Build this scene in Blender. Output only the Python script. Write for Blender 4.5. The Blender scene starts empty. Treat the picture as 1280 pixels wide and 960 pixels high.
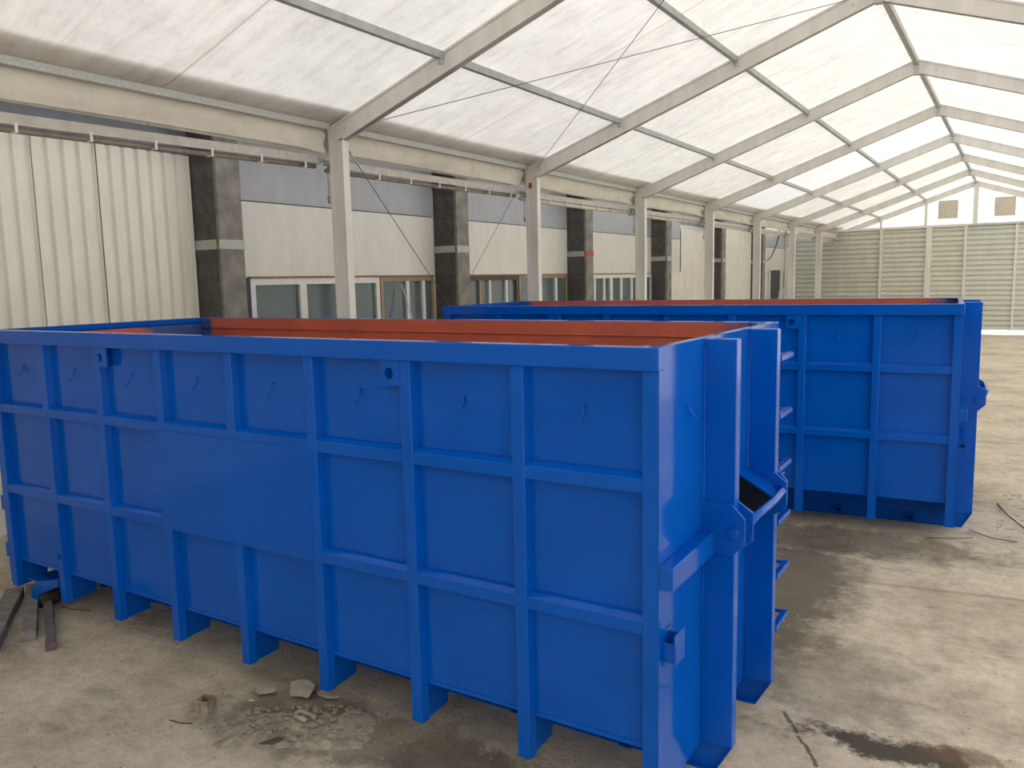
import bpy, bmesh, math, random
from mathutils import Vector, Matrix
random.seed(7)
C = bpy.context.scene
COL = C.collection
# ------------------------------------------------------------------ camera
F_PX = 1011.43
cam = bpy.data.cameras.new('camera'); cam.sensor_width = 36; cam.lens = F_PX * 36 / 1280
cam.clip_end = 400
co = bpy.data.objects.new('camera', cam); COL.objects.link(co)
R_ = (0.84907997, 0.52783195, -0.02136901)
U_ = (-0.04894118, 0.11887623, 0.99170217)
W_ = (-0.52599236, 0.84098863, -0.12676815)
ZC = 3.006
co.matrix_world = Matrix(((R_[0], U_[0], -W_[0], 0), (R_[1], U_[1], -W_[1], 0), (R_[2], U_[2], -W_[2], ZC), (0, 0, 0, 1)))
C.camera = co
# ------------------------------------------------------------------ world and exposure
C.view_settings.view_transform = 'Standard'; C.view_settings.look = 'None'
C.view_settings.gamma = 1; C.view_settings.use_curve_mapping = False
C.view_settings.exposure = 1.66
wd = bpy.data.worlds.new('sky'); C.world = wd; wd.use_nodes = True
nt = wd.node_tree; nt.nodes.clear()
wo = nt.nodes.new('ShaderNodeOutputWorld'); bg = nt.nodes.new('ShaderNodeBackground')
tc = nt.nodes.new('ShaderNodeTexCoord'); sx = nt.nodes.new('ShaderNodeSeparateXYZ'); cr = nt.nodes.new('ShaderNodeValToRGB')
cr.color_ramp.elements[0].position = 0.0; cr.color_ramp.elements[0].color = (.90, .91, .91, 1)
cr.color_ramp.elements[1].position = 1.0; cr.color_ramp.elements[1].color = (.95, .98, 1.02, 1)
nt.links.new(tc.outputs['Generated'], sx.inputs[0]); nt.links.new(sx.outputs['Z'], cr.inputs[0])
nt.links.new(cr.outputs[0], bg.inputs[0]); bg.inputs[1].default_value = 1.35
nt.links.new(bg.outputs[0], wo.inputs[0])

# ------------------------------------------------------------------ tent / building measures
X0, XR, XE = -8.0, -1.95, 4.1            # left eave, ridge, right eave
Y0, B = 8.3146, 5.1734                   # first visible frame, bay length
ZE, ZR = 5.09, 7.22                      # top line of the rafters at eave and ridge
SL = (ZR - ZE) / (XR - X0)
YG = Y0 + 7 * B                          # gable wall
XW, XP = -10.6, -10.03                   # building wall and pillar front planes
def zroof(x): return ZE + SL * (x - X0) if x <= XR else ZR - SL * (x - XR)

# ------------------------------------------------------------------ material helpers
def newmat(name):
    m = bpy.data.materials.new(name); m.use_nodes = True
    nt = m.node_tree; b = nt.nodes['Principled BSDF']
    return m, nt, b
def N(nt, t, **k):
    n = nt.nodes.new('ShaderNode' + t)
    for a, v in k.items():
        if a.startswith('i_'):
            key = a[2:]; key = int(key) if key.isdigit() else key
            n.inputs[key].default_value = v
        else: setattr(n, a, v)
    return n
def L(nt, a, b): nt.links.new(a, b)
def mapping(nt, scale=(1, 1, 1), coord='Object', rot=(0, 0, 0)):
    t = N(nt, 'TexCoord'); mp = N(nt, 'Mapping'); mp.inputs['Scale'].default_value = scale; mp.inputs['Rotation'].default_value = rot
    L(nt, t.outputs[coord], mp.inputs[0]); return mp.outputs[0]
def noise(nt, vec, scale, detail=5, rough=.55):
    n = N(nt, 'TexNoise'); n.inputs['Scale'].default_value = scale; n.inputs['Detail'].default_value = detail
    n.inputs['Roughness'].default_value = rough
    if vec is not None: L(nt, vec, n.inputs['Vector'])
    return n.outputs['Fac']
def ramp(nt, fac, stops):
    r = N(nt, 'ValToRGB'); e = r.color_ramp.elements
    while len(e) < len(stops): e.new(.5)
    for el, (p, c) in zip(e, stops):
        el.position = p; el.color = (*c, 1) if isinstance(c, (tuple, list)) else (c, c, c, 1)
    L(nt, fac, r.inputs[0]); return r.outputs[0]
def mix(nt, f, a, b, mode='MIX'):
    m = N(nt, 'Mix'); m.data_type = 'RGBA'; m.blend_type = mode
    for s, v in ((0, f), (6, a), (7, b)):
        if isinstance(v, (int, float)): m.inputs[s].default_value = v
        elif isinstance(v, (tuple, list)): m.inputs[s].default_value = (*v, 1)
        else: L(nt, v, m.inputs[s])
    return m.outputs[2]
def math_(nt, op, a, b=0.0, c=None, clamp=False):
    m = N(nt, 'Math'); m.operation = op; m.use_clamp = clamp
    for i, v in enumerate((a, b, c)):
        if v is None: continue
        if isinstance(v, (int, float)): m.inputs[i].default_value = v
        else: L(nt, v, m.inputs[i])
    return m.outputs[0]
def bump(nt, b, h, strength=.3, dist=.01):
    n = N(nt, 'Bump'); n.inputs['Strength'].default_value = strength; n.inputs['Distance'].default_value = dist
    L(nt, h, n.inputs['Height']); L(nt, n.outputs[0], b.inputs['Normal'])
def speck(name, c1, c2, scale=6, rough=.6, metal=0, bumps=0, stretch=(1, 1, 1), spec=.5, bscale=40):
    m, nt, b = newmat(name); v = mapping(nt, stretch)
    f = noise(nt, v, scale)
    L(nt, ramp(nt, f, [(.3, c1), (.7, c2)]), b.inputs['Base Color'])
    b.inputs['Roughness'].default_value = rough; b.inputs['Metallic'].default_value = metal
    b.inputs['Specular IOR Level'].default_value = spec
    if bumps: bump(nt, b, noise(nt, mapping(nt), bscale), bumps, .01)
    return m

# blue gloss paint
def make_blue():
    m, nt, b = newmat('blue_paint'); v = mapping(nt)
    f = noise(nt, v, 1.7, 3)
    L(nt, ramp(nt, f, [(.3, (.0004, .078, .44)), (.7, (.0006, .092, .51))]), b.inputs['Base Color'])
    L(nt, ramp(nt, noise(nt, v, 2.3, 4), [(.3, .08), (.75, .13)]), b.inputs['Roughness'])
    b.inputs['Specular IOR Level'].default_value = .22
    bump(nt, b, noise(nt, v, 1.1, 1), .16, .02)
    return m
BLUE = make_blue()
# interior: red-brown primer with blue overspray near the corners
def make_primer():
    m, nt, b = newmat('primer'); v = mapping(nt)
    t = N(nt, 'TexCoord'); s = N(nt, 'SeparateXYZ'); L(nt, t.outputs['Object'], s.inputs[0])
    # distance from the container's two ends and far corners (object x from -6.56 to .09, y from 0 to 2.4)
    e1 = math_(nt, 'SUBTRACT', s.outputs['X'], -.55)            # positive near the hook end
    e2 = math_(nt, 'SUBTRACT', -6.18, s.outputs['X'])           # positive near the door end
    e3 = math_(nt, 'SUBTRACT', s.outputs['Y'], 1.55)
    e2 = math_(nt, 'MINIMUM', math_(nt, 'MULTIPLY', e2, 2.5), e3)
    e = math_(nt, 'MAXIMUM', e1, e2)
    n = math_(nt, 'SUBTRACT', noise(nt, v, 1.6, 3), .5)
    e = math_(nt, 'ADD', math_(nt, 'MULTIPLY', e, 2.2), math_(nt, 'MULTIPLY', n, 4.5))
    f = ramp(nt, e, [(.25, 0.), (.75, .95)])
    red = ramp(nt, noise(nt, v, 3, 4), [(.3, (.42, .092, .055)), (.7, (.52, .118, .07))])
    L(nt, mix(nt, f, red, (.008, .08, .30)), b.inputs['Base Color'])
    b.inputs['Roughness'].default_value = .42
    bump(nt, b, noise(nt, v, 2, 2), .3, .02)
    return m
PRIMER = make_primer()
HOOK_SHADE = speck('hook_shade_dark', (.006, .009, .02), (.012, .016, .03), 6, .7, spec=.15)  # near-black colour painted in for the deep shade around the hook
BLACK = speck('black_rubber', (.02, .018, .016), (.045, .04, .035), 12, .8)
# weathered aluminium / galvanised steel
ALU = speck('aluminium', (.67, .645, .60), (.78, .755, .71), 5, .6, 0, stretch=(1, 1, .25))
GALV = speck('galvanised_steel', (.44, .46, .44), (.58, .60, .58), 30, .5, .2)
TRACK = speck('track_steel', (.44, .42, .39), (.56, .54, .50), 9, .5, .1)
GUT = speck('dark_pipe', (.20, .17, .15), (.30, .27, .24), 9, .6)
WIRE = speck('wire', (.10, .09, .09), (.16, .15, .14), 9, .5, .5)
CLIP = speck('white_clip', (.7, .68, .64), (.8, .78, .74), 20, .5)
REDM = speck('red_mark', (.35, .04, .03), (.45, .07, .05), 20, .6)
# translucent roof membrane
def make_fabric(name, trans, c0, c1, c2, stretch, seams=True, roof=True):
    m, nt, b = newmat(name); nt.nodes.remove(b)
    out = nt.nodes['Material Output']
    v = mapping(nt, stretch)
    f = noise(nt, v, 3.0, 7, .65)
    col = ramp(nt, f, [(.28, c0), (.5, c1), (.72, c2)])
    big = noise(nt, mapping(nt, (.3, .3, .3)), 2, 3)
    col = mix(nt, .35, col, ramp(nt, big, [(.35, .78), (.65, 1.0)]), 'MULTIPLY')
    bl = ramp(nt, noise(nt, mapping(nt, (1, 1, 1), rot=(0, 0, .5)), 2.6, 10, .8), [(.36, .86), (.5, .97), (.62, 1.0)])
    col = mix(nt, 1, col, bl, 'MULTIPLY')
    st = ramp(nt, noise(nt, mapping(nt, (.5, 1.6, .5)), 1.8, 6, .7), [(.64, 0.), (.74, .45)])
    col = mix(nt, st, col, (.50, .42, .32))
    wr = noise(nt, mapping(nt, (2.2, .8, 2), rot=(0, 0, .6)), 3, 4)
    if roof:
        t = N(nt, 'TexCoord'); s = N(nt, 'SeparateXYZ'); L(nt, t.outputs['Object'], s.inputs[0])
        q = math_(nt, 'DIVIDE', math_(nt, 'SUBTRACT', s.outputs['Y'], Y0), B)
        # per-bay tone: newer, whiter sheets in some bays
        fl = N(nt, 'Math'); fl.operation = 'FLOOR'; L(nt, q, fl.inputs[0])
        isn = N(nt, 'Math'); isn.operation = 'COMPARE'; L(nt, fl.outputs[0], isn.inputs[0]); isn.inputs[1].default_value = 3.; isn.inputs[2].default_value = .1
        col = mix(nt, isn.outputs[0], col, mix(nt, .5, col, (.93, .94, .94)))
        fr = math_(nt, 'FRACT', math_(nt, 'ADD', q, 20))
        for pos, am, wd_ in ((.5, .5, .003), (.25, .12, .0025), (.75, .12, .0025)):
            d = math_(nt, 'ABSOLUTE', math_(nt, 'SUBTRACT', fr, pos))
            k = math_(nt, 'LESS_THAN', d, wd_)
            col = mix(nt, math_(nt, 'MULTIPLY', k, am), col, (.42, .33, .27))
    df = N(nt, 'BsdfDiffuse'); tr = N(nt, 'BsdfTranslucent'); mx = N(nt, 'MixShader'); mx.inputs[0].default_value = trans
    L(nt, col, df.inputs[0]); L(nt, col, tr.inputs[0])
    bp = N(nt, 'Bump'); bp.inputs['Strength'].default_value = .25; bp.inputs['Distance'].default_value = .03; L(nt, wr, bp.inputs['Height'])
    L(nt, bp.outputs[0], df.inputs['Normal'])
    L(nt, df.outputs[0], mx.inputs[1]); L(nt, tr.outputs[0], mx.inputs[2]); L(nt, mx.outputs[0], out.inputs[0])
    return m
FAB = make_fabric('roof_membrane', .275, (.75, .71, .645), (.86, .825, .765), (.91, .88, .83), (.35, 2.2, .35))
VAL = make_fabric('valance_membrane', .12, (.72, .68, .59), (.79, .75, .66), (.84, .80, .72), (1, .5, 2), roof=False)
GAB = make_fabric('gable_membrane', .36, (.78, .74, .66), (.85, .82, .75), (.88, .86, .80), (1, 1, 1), roof=False)
SIDE = make_fabric('side_membrane', .62, (.84, .81, .74), (.90, .88, .82), (.93, .91, .86), (1, 1, 1), roof=False)
# building materials
def cladding(name, c1, c2, rough=.4):
    m, nt, b = newmat(name); v = mapping(nt, (1, 1, .35))
    L(nt, ramp(nt, noise(nt, v, 4, 6), [(.3, c1), (.7, c2)]), b.inputs['Base Color'])
    b.inputs['Roughness'].default_value = rough
    return m
CORR = cladding('corrugated_cladding', (.72, .68, .59), (.80, .76, .67), .28)
FLAT = cladding('flat_cladding', (.60, .575, .52), (.67, .64, .585), .3)
FLAT_SHADE = cladding('flat_cladding_shaded', (.33, .335, .35), (.38, .385, .40), .3)  # flat cladding with the shade of the upper wall put into its colour
PLAIN = cladding('upper_cladding', (.17, .19, .225), (.21, .235, .27), .4)
SEAM = speck('seam', (.05, .05, .055), (.08, .08, .085), 10, .7)
CONC = speck('pillar_concrete', (.15, .138, .122), (.29, .268, .235), 3.5, .9, bumps=.6, bscale=30)
def make_brick():
    m, nt, b = newmat('pillar_block'); v = mapping(nt, (1, 1, 1), rot=(math.pi / 2, 0, 0))
    br = N(nt, 'TexBrick'); L(nt, v, br.inputs['Vector']); br.inputs['Scale'].default_value = 1.0
    br.inputs['Brick Width'].default_value = .42; br.inputs['Row Height'].default_value = .24; br.inputs['Mortar Size'].default_value = .006
    br.inputs['Color1'].default_value = (.085, .078, .07, 1); br.inputs['Color2'].default_value = (.11, .10, .09, 1); br.inputs['Mortar'].default_value = (.075, .068, .06, 1)
    L(nt, mix(nt, .7, br.outputs[0], ramp(nt, noise(nt, mapping(nt), 6, 6), [(.3, .55), (.7, 1.25)]), 'MULTIPLY'), b.inputs['Base Color'])
    b.inputs['Roughness'].default_value = .95; bump(nt, b, noise(nt, mapping(nt), 25), .7, .02); return m
BLOCK = make_brick()
BAND = speck('band_plate', (.36, .38, .33), (.48, .49, .43), 8, .6)
RUST = speck('rust', (.17, .08, .045), (.30, .17, .10), 14, .8)
WHITE = speck('white_frame', (.62, .61, .57), (.72, .71, .67), 6, .45)
TAN = speck('tan_frame', (.26, .19, .11), (.34, .26, .16), 8, .6)
BROWN = speck('brown_frame', (.06, .04, .03), (.10, .07, .05), 8, .6)
NAVY = speck('dark_jamb', (.012, .02, .05), (.02, .03, .07), 8, .5)
def make_glass():
    m, nt, b = newmat('window_glass'); out = nt.nodes['Material Output']
    b.inputs['Base Color'].default_value = (.16, .20, .21, 1); b.inputs['Roughness'].default_value = .08
    tr = N(nt, 'BsdfTransparent'); tr.inputs[0].default_value = (.75, .82, .84, 1)
    mx = N(nt, 'MixShader'); mx.inputs[0].default_value = .55
    L(nt, tr.outputs[0], mx.inputs[1]); L(nt, b.outputs[0], mx.inputs[2]); L(nt, mx.outputs[0], out.inputs[0])
    return m
GLASS = make_glass()
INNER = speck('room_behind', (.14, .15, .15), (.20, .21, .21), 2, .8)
ENDP = cladding('end_wall_cladding', (.58, .575, .47), (.64, .63, .53), .5)
ENDG = cladding('end_door_cladding', (.55, .565, .49), (.61, .62, .55), .5)
VENT = speck('vent_mesh', (.56, .50, .41), (.66, .60, .50), 12, .8)
WOODG = speck('grey_timber', (.14, .13, .12), (.26, .245, .225), 9, .9, bumps=.5, stretch=(1, 1, 1))
WOODP = speck('dark_timber', (.10, .09, .10), (.17, .15, .155), 9, .8, bumps=.3)
DIRT = speck('dirt', (.20, .172, .135), (.40, .355, .285), 11, .95, bumps=.8, bscale=50)
CRUST = speck('dirt_crust', (.26, .23, .185), (.38, .34, .275), 14, .95, bumps=.6, bscale=50)
LIME = speck('lime_plastic', (.35, .75, .15), (.5, .9, .25), 9, .5)
TWIG = speck('twig', (.05, .04, .035), (.09, .07, .055), 9, .9)
DARK = speck('dark_door', (.045, .05, .055), (.06, .065, .07), 3, .6)

# floor: dusty concrete with stains, scrapes and a chalk line
def make_floor():
    m, nt, b = newmat('dusty_concrete')
    g = N(nt, 'NewGeometry'); s = N(nt, 'SeparateXYZ'); L(nt, g.outputs['Position'], s.inputs[0])
    pos = g.outputs['Position']
    def mp(sc, rot=0):
        q = N(nt, 'Mapping'); q.inputs['Scale'].default_value = sc; q.inputs['Rotation'].default_value = (0, 0, rot); L(nt, pos, q.inputs[0]); return q.outputs[0]
    base = ramp(nt, noise(nt, mp((1, 1, 1)), .7, 9, .66), [(.30, (.39, .33, .245)), (.5, (.60, .525, .41)), (.70, (.71, .63, .50))])
    fine = ramp(nt, noise(nt, mp((1, 1, 1)), 7, 12, .85), [(.32, .62), (.5, .95), (.68, 1.2)])
    col = mix(nt, 1, base, fine, 'MULTIPLY')
    smear = ramp(nt, noise(nt, mp((.9, 1.5, 1), .5), 1.3, 8, .72), [(.52, 0.), (.68, .55)])
    col = mix(nt, smear, col, (.17, .148, .12))
    pale = ramp(nt, noise(nt, mp((2.2, .6, 1), .25), 1.9, 8, .75), [(.60, 0.), (.72, .45)])
    col = mix(nt, pale, col, (.47, .43, .35))
    # stains and dark patches: (x, y, rx, ry, rot, strength, colour)
    wob = math_(nt, 'MULTIPLY', math_(nt, 'SUBTRACT', noise(nt, mp((1, 1, 1)), 3.2, 9, .78), .5), 3.2)
    def blob(cx, cy, rx, ry, rot, stn, c, w=1.0):
        nonlocal col
        dx = math_(nt, 'SUBTRACT', s.outputs['X'], cx); dy = math_(nt, 'SUBTRACT', s.outputs['Y'], cy)
        ca, sa = math.cos(rot), math.sin(rot)
        a = math_(nt, 'ADD', math_(nt, 'MULTIPLY', dx, ca / rx), math_(nt, 'MULTIPLY', dy, sa / rx))
        b_ = math_(nt, 'ADD', math_(nt, 'MULTIPLY', dx, -sa / ry), math_(nt, 'MULTIPLY', dy, ca / ry))
        r = math_(nt, 'SQRT', math_(nt, 'ADD', math_(nt, 'MULTIPLY', a, a), math_(nt, 'MULTIPLY', b_, b_)))
        r = math_(nt, 'ADD', r, math_(nt, 'MULTIPLY', wob, w))
        f = ramp(nt, r, [(.55, stn), (1.0, 0.)])
        col = mix(nt, f, col, c)
    blob(-1.85, 7.6, .85, 2.5, 0, .85, (.10, .085, .065), .45)  # dark patch beyond the near container's hook end
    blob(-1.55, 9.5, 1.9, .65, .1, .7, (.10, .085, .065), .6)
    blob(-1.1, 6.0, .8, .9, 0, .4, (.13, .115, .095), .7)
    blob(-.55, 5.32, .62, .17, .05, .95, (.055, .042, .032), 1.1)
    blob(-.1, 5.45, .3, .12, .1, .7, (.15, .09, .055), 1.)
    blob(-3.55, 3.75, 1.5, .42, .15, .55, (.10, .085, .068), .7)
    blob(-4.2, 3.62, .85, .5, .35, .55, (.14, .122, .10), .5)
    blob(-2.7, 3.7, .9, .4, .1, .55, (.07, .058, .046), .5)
    # thin lines: chalk line and cracks, wobbling a little
    wx = math_(nt, 'MULTIPLY', math_(nt, 'SUBTRACT', noise(nt, mp((1, 1, 1)), 4, 6, .7), .5), .10)
    def line(x0, y0, x1, y1, w, f0, c, broken=.45):
        nonlocal col
        dx, dy = x1 - x0, y1 - y0; ln = math.hypot(dx, dy); dx /= ln; dy /= ln
        px = math_(nt, 'SUBTRACT', s.outputs['X'], x0); py = math_(nt, 'SUBTRACT', s.outputs['Y'], y0)
        al = math_(nt, 'ADD', math_(nt, 'MULTIPLY', px, dx), math_(nt, 'MULTIPLY', py, dy))
        pe = math_(nt, 'ADD', math_(nt, 'MULTIPLY', px, -dy), math_(nt, 'MULTIPLY', py, dx))
        pe = math_(nt, 'ABSOLUTE', math_(nt, 'ADD', pe, wx))
        k = math_(nt, 'LESS_THAN', pe, w)
        k = math_(nt, 'MULTIPLY', k, math_(nt, 'GREATER_THAN', al, 0.)); k = math_(nt, 'MULTIPLY', k, math_(nt, 'LESS_THAN', al, ln))
        br = math_(nt, 'GREATER_THAN', noise(nt, mp((1, 1, 1)), 14, 4), broken)
        k = math_(nt, 'MULTIPLY', math_(nt, 'MULTIPLY', k, br), f0)
        col = mix(nt, k, col, c)
    line(-6.3, 3.55, -4.0, 2.6, .012, .5, (.52, .48, .40))
    line(-1.25, 5.45, -.9, 4.9, .012, .8, (.06, .05, .04), .35)
    line(.15, 6.2, .15, 14, .03, .28, (.50, .46, .38), .48)
    line(-5, 16.2, 4, 16.5, .02, .6, (.14, .12, .095), .4)
    line(-5, 26.5, 4, 26.8, .03, .6, (.14, .12, .095), .4)
    line(-2.2, 8.1, 1.0, 8.6, .025, .4, (.15, .13, .10), .42)
    # pale grit specks and dark bits
    vo = N(nt, 'TexVoronoi'); vo.inputs['Scale'].default_value = 16; L(nt, mp((1, 1, 1)), vo.inputs['Vector'])
    sp = math_(nt, 'LESS_THAN', vo.outputs['Distance'], .15)
    sel = math_(nt, 'GREATER_THAN', noise(nt, mp((1, 1, 1)), 1.6, 4), .54)
    col = mix(nt, math_(nt, 'MULTIPLY', math_(nt, 'MULTIPLY', sp, sel), .6), col, (.58, .54, .42))
    vo2 = N(nt, 'TexVoronoi'); vo2.inputs['Scale'].default_value = 5.3; L(nt, mp((1, 1.6, 1), .3), vo2.inputs['Vector'])
    sp2 = math_(nt, 'LESS_THAN', vo2.outputs['Distance'], .07)
    col = mix(nt, math_(nt, 'MULTIPLY', sp2, .6), col, (.09, .07, .055))
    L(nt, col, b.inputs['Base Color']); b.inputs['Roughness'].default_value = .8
    b.inputs['Specular IOR Level'].default_value = .3
    h = math_(nt, 'ADD', noise(nt, mp((1, 1.5, 1), .4), 3, 9, .7), math_(nt, 'MULTIPLY', noise(nt, mp((1, 1, 1)), 30, 5, .7), .35))
    bump(nt, b, h, .8, .035)
    return m
FLOORM = make_floor()
PAVE = speck('outside_paving', (.72, .72, .74), (.8, .8, .82), 1, .8)

# ------------------------------------------------------------------ mesh helpers
class MB:
    def __init__(s): s.bm = bmesh.new(); s.mi = 0
    def face(s, pts):
        f = s.bm.faces.new([s.bm.verts.new(p) for p in pts]); f.material_index = s.mi; return f
    def prism(s, poly, axis, a, b):
        # poly: 2D points in the two other axes (in x,y,z order), extruded from a to b along the axis
        def P(q, t):
            return {'x': (t, q[0], q[1]), 'y': (q[0], t, q[1]), 'z': (q[0], q[1], t)}[axis]
        v0 = [s.bm.verts.new(P(q, a)) for q in poly]; v1 = [s.bm.verts.new(P(q, b)) for q in poly]
        n = len(poly); fs = [s.bm.faces.new(v0), s.bm.faces.new(v1[::-1])]
        for i in range(n): fs.append(s.bm.faces.new((v0[i], v0[(i + 1) % n], v1[(i + 1) % n], v1[i])))
        for f in fs: f.material_index = s.mi
        return s
    def box(s, x0, x1, y0, y1, z0, z1): return s.prism([(x0, y0), (x1, y0), (x1, y1), (x0, y1)], 'z', z0, z1)
    def beam(s, p, q, w, h, up=(0, 0, 1)):
        p, q = Vector(p), Vector(q); d = (q - p).normalized(); up = Vector(up); r = d.cross(up).normalized(); u = r.cross(d)
        vs = []
        for e in (p, q): vs.append([s.bm.verts.new(e + r * a * w / 2 + u * b_ * h / 2) for a, b_ in ((-1, -1), (1, -1), (1, 1), (-1, 1))])
        fs = [s.bm.faces.new(vs[0]), s.bm.faces.new(vs[1][::-1])]
        for i in range(4): fs.append(s.bm.faces.new((vs[0][i], vs[0][(i + 1) % 4], vs[1][(i + 1) % 4], vs[1][i])))
        for f in fs: f.material_index = s.mi
        return s
    def tube(s, pts, r, n=10, caps=True):
        pts = [Vector(p) for p in pts]; rings = []
        for i, p in enumerate(pts):
            d = ((pts[min(i + 1, len(pts) - 1)] - pts[max(i - 1, 0)])).normalized()
            a = d.orthogonal().normalized() if i == 0 else (pa - d * pa.dot(d)).normalized()
            pa = a; b_ = d.cross(a)
            rings.append([s.bm.verts.new(p + (a * math.cos(t) + b_ * math.sin(t)) * r) for t in [2 * math.pi * j / n for j in range(n)]])
        for k in range(len(rings) - 1):
            for j in range(n):
                f = s.bm.faces.new((rings[k][j], rings[k][(j + 1) % n], rings[k + 1][(j + 1) % n], rings[k + 1][j])); f.smooth = True; f.material_index = s.mi
        if caps:
            for rg in (rings[0], rings[-1]): s.bm.faces.new(rg).material_index = s.mi
        return s
    def build(s, name, mats, parent=None, bevel=0, loc=None):
        bmesh.ops.recalc_face_normals(s.bm, faces=s.bm.faces[:])
        me = bpy.data.meshes.new(name); s.bm.to_mesh(me); s.bm.free()
        for m in (mats if isinstance(mats, (list, tuple)) else [mats]): me.materials.append(m)
        o = bpy.data.objects.new(name, me); COL.objects.link(o)
        if parent: o.parent = parent
        if loc is not None: o.location = loc
        if bevel:
            bv = o.modifiers.new('bevel', 'BEVEL'); bv.width = bevel; bv.segments = 2; bv.limit_method = 'ANGLE'; bv.angle_limit = math.radians(40)
        return o
def tag(o, label, cat, group=None, kind=None):
    o['label'] = label; o['category'] = cat
    if group: o['group'] = group
    if kind: o['kind'] = kind
    return o
def structure(o, label=None):
    o['kind'] = 'structure'
    if label: o['label'] = label
    return o
def empty(name, loc=(0, 0, 0), rz=0):
    o = bpy.data.objects.new(name, None); COL.objects.link(o); o.location = loc; o.rotation_euler = (0, 0, rz); o.empty_display_size = .2; return o
def copy_tree(o, parent=None):
    c = o.copy(); COL.objects.link(c)
    if parent: c.parent = parent
    for ch in list(o.children): copy_tree(ch, c)
    return c

# ================================================================== SETTING
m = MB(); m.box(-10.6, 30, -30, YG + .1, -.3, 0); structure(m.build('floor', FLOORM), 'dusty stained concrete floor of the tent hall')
m = MB(); m.box(-40, 60, YG + .1, YG + 60, -.3, 0); structure(m.build('floor_outside', PAVE), 'pale paving outside behind the end wall')

# roof membrane: both slopes, rolled over at the eaves
def roof_profile():
    t = .035
    pts = [(-8.24, ZE - .30), (-8.23, ZE - .14), (-8.17, ZE - .04), (-8.03, ZE + .06), (-7.8, zroof(-7.8) + t + .02)]
    for i in range(1, 9): x = -7.8 + (XR + 7.8) * i / 8; pts.append((x, zroof(x) + t))
    return pts
pr = roof_profile(); pr2 = [(2 * XR - x, z) for x, z in pr[::-1]][1:]; prof = pr + pr2
m = MB(); ys = []
for k in range(-6, 7):
    for j in range(4): ys.append((Y0 + B * (k + j / 4), j))
ys.append((YG, 0))
grid = []
for y, j in ys:
    sag = {0: 0, 1: .02, 2: .03, 3: .02}[j]
    grid.append([m.bm.verts.new((x, y, z - (sag if 3 < i < len(prof) - 4 else 0))) for i, (x, z) in enumerate(prof)])
for a in range(len(grid) - 1):
    for i in range(len(prof) - 1):
        m.bm.faces.new((grid[a][i], grid[a][i + 1], grid[a + 1][i + 1], grid[a + 1][i])).smooth = True
structure(m.build('ceiling', FAB), 'weathered off-white translucent tent roof membrane')

# ---------------- building wall on the left
ZT = 13.0
def corr_sheet(mb, y0, y1, z0, z1, x, pitch=.25, depth=.035):
    n = max(1, round((y1 - y0) / pitch)); p = (y1 - y0) / n; pts = []
    for i in range(n):
        a = y0 + i * p
        pts += [(a, depth), (a + p * .60, depth), (a + p * .70, 0), (a + p * .90, 0), (a + p, depth)]
    for (a, da), (b_, db) in zip(pts, pts[1:]):
        if b_ - a < 1e-6: continue
        mb.face([(x + da, a, z0), (x + db, b_, z0), (x + db, b_, z1), (x + da, a, z1)])
wl = MB(); wl.box(XW - .3, XW - .02, -28, YG + .5, 4.9, ZT)
WALL = structure(wl.build('wall_left', PLAIN), 'blue-grey metal clad building wall beyond the tent posts')
def wall_part(mb, name, mat): return mb.build(name, mat, WALL)
# solid wall below, interrupted by the windows (y0, y1)
WZ0, WZ1 = 1.1, 3.14
wins = [(8.98, 13.86), (14.95, 19.88), (20.55, 26.0)]
low = MB(); yc = -28
for a, b_ in wins + [(YG + .5, None)]:
    low.box(XW - .3, XW - .02, yc, a, 0, 4.9)
    if b_: low.box(XW - .3, XW - .02, a, b_, 0, WZ0); low.box(XW - .3, XW - .02, a, b_, WZ1, 4.9); yc = b_
wall_part(low, 'lower_wall', FLAT)
# corrugated sheets
for (a, b_, z1) in ((-12, -4, 4.94), (-4, 2.2, 4.94), (2.2, 5.66, 4.94), (5.67, 6.505, 4.94), (6.52, 7.96, 4.94)):
    c = MB(); corr_sheet(c, a, b_, 0, z1, XW, .2, .05); wall_part(c, 'corrugated_sheet', CORR)
c = MB(); c.box(XW - .01, XW + .034, 6.508, 6.52, 0, 4.94).box(XW - .01, XW + .035, 7.965, 7.98, 0, 4.94); wall_part(c, 'sheet_joint', SEAM)
for (a, b_, z0, z1) in ((28.72, 31.9, 0, 4.75), (26.4, 28.72, 0, 3.2), (32.4, 37.9, 0, 4.98)):
    c = MB(); corr_sheet(c, a, b_, z0, z1, XW, .3, .045); wall_part(c, 'corrugated_sheet', CORR)
# flat cladding panels, seams at z = 4.37
for (a, b_) in ((8.4, 13.9), (14.4, 19.92), (20.4, 25.95), (26.3, 28.7), (38.3, YG)):
    c = MB(); c.box(XW - .02, XW + .02, a, b_, WZ1 + .02, 4.355); wall_part(c, 'flat_panel', FLAT)
    c = MB(); c.box(XW - .02, XW + .02, a, b_, 4.375, 5.5); wall_part(c, 'flat_panel', FLAT_SHADE)  # upper row coloured darker for the shade high on the wall
    c = MB(); c.box(XW - .02, XW + .008, a, b_, 4.35, 4.38); wall_part(c, 'panel_seam', SEAM)
for (a, b_) in wins:
    c = MB(); c.box(XW - .02, XW + .05, a, b_, WZ1 - .01, WZ1 + .02); wall_part(c, 'window_lintel', RUST)
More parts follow.
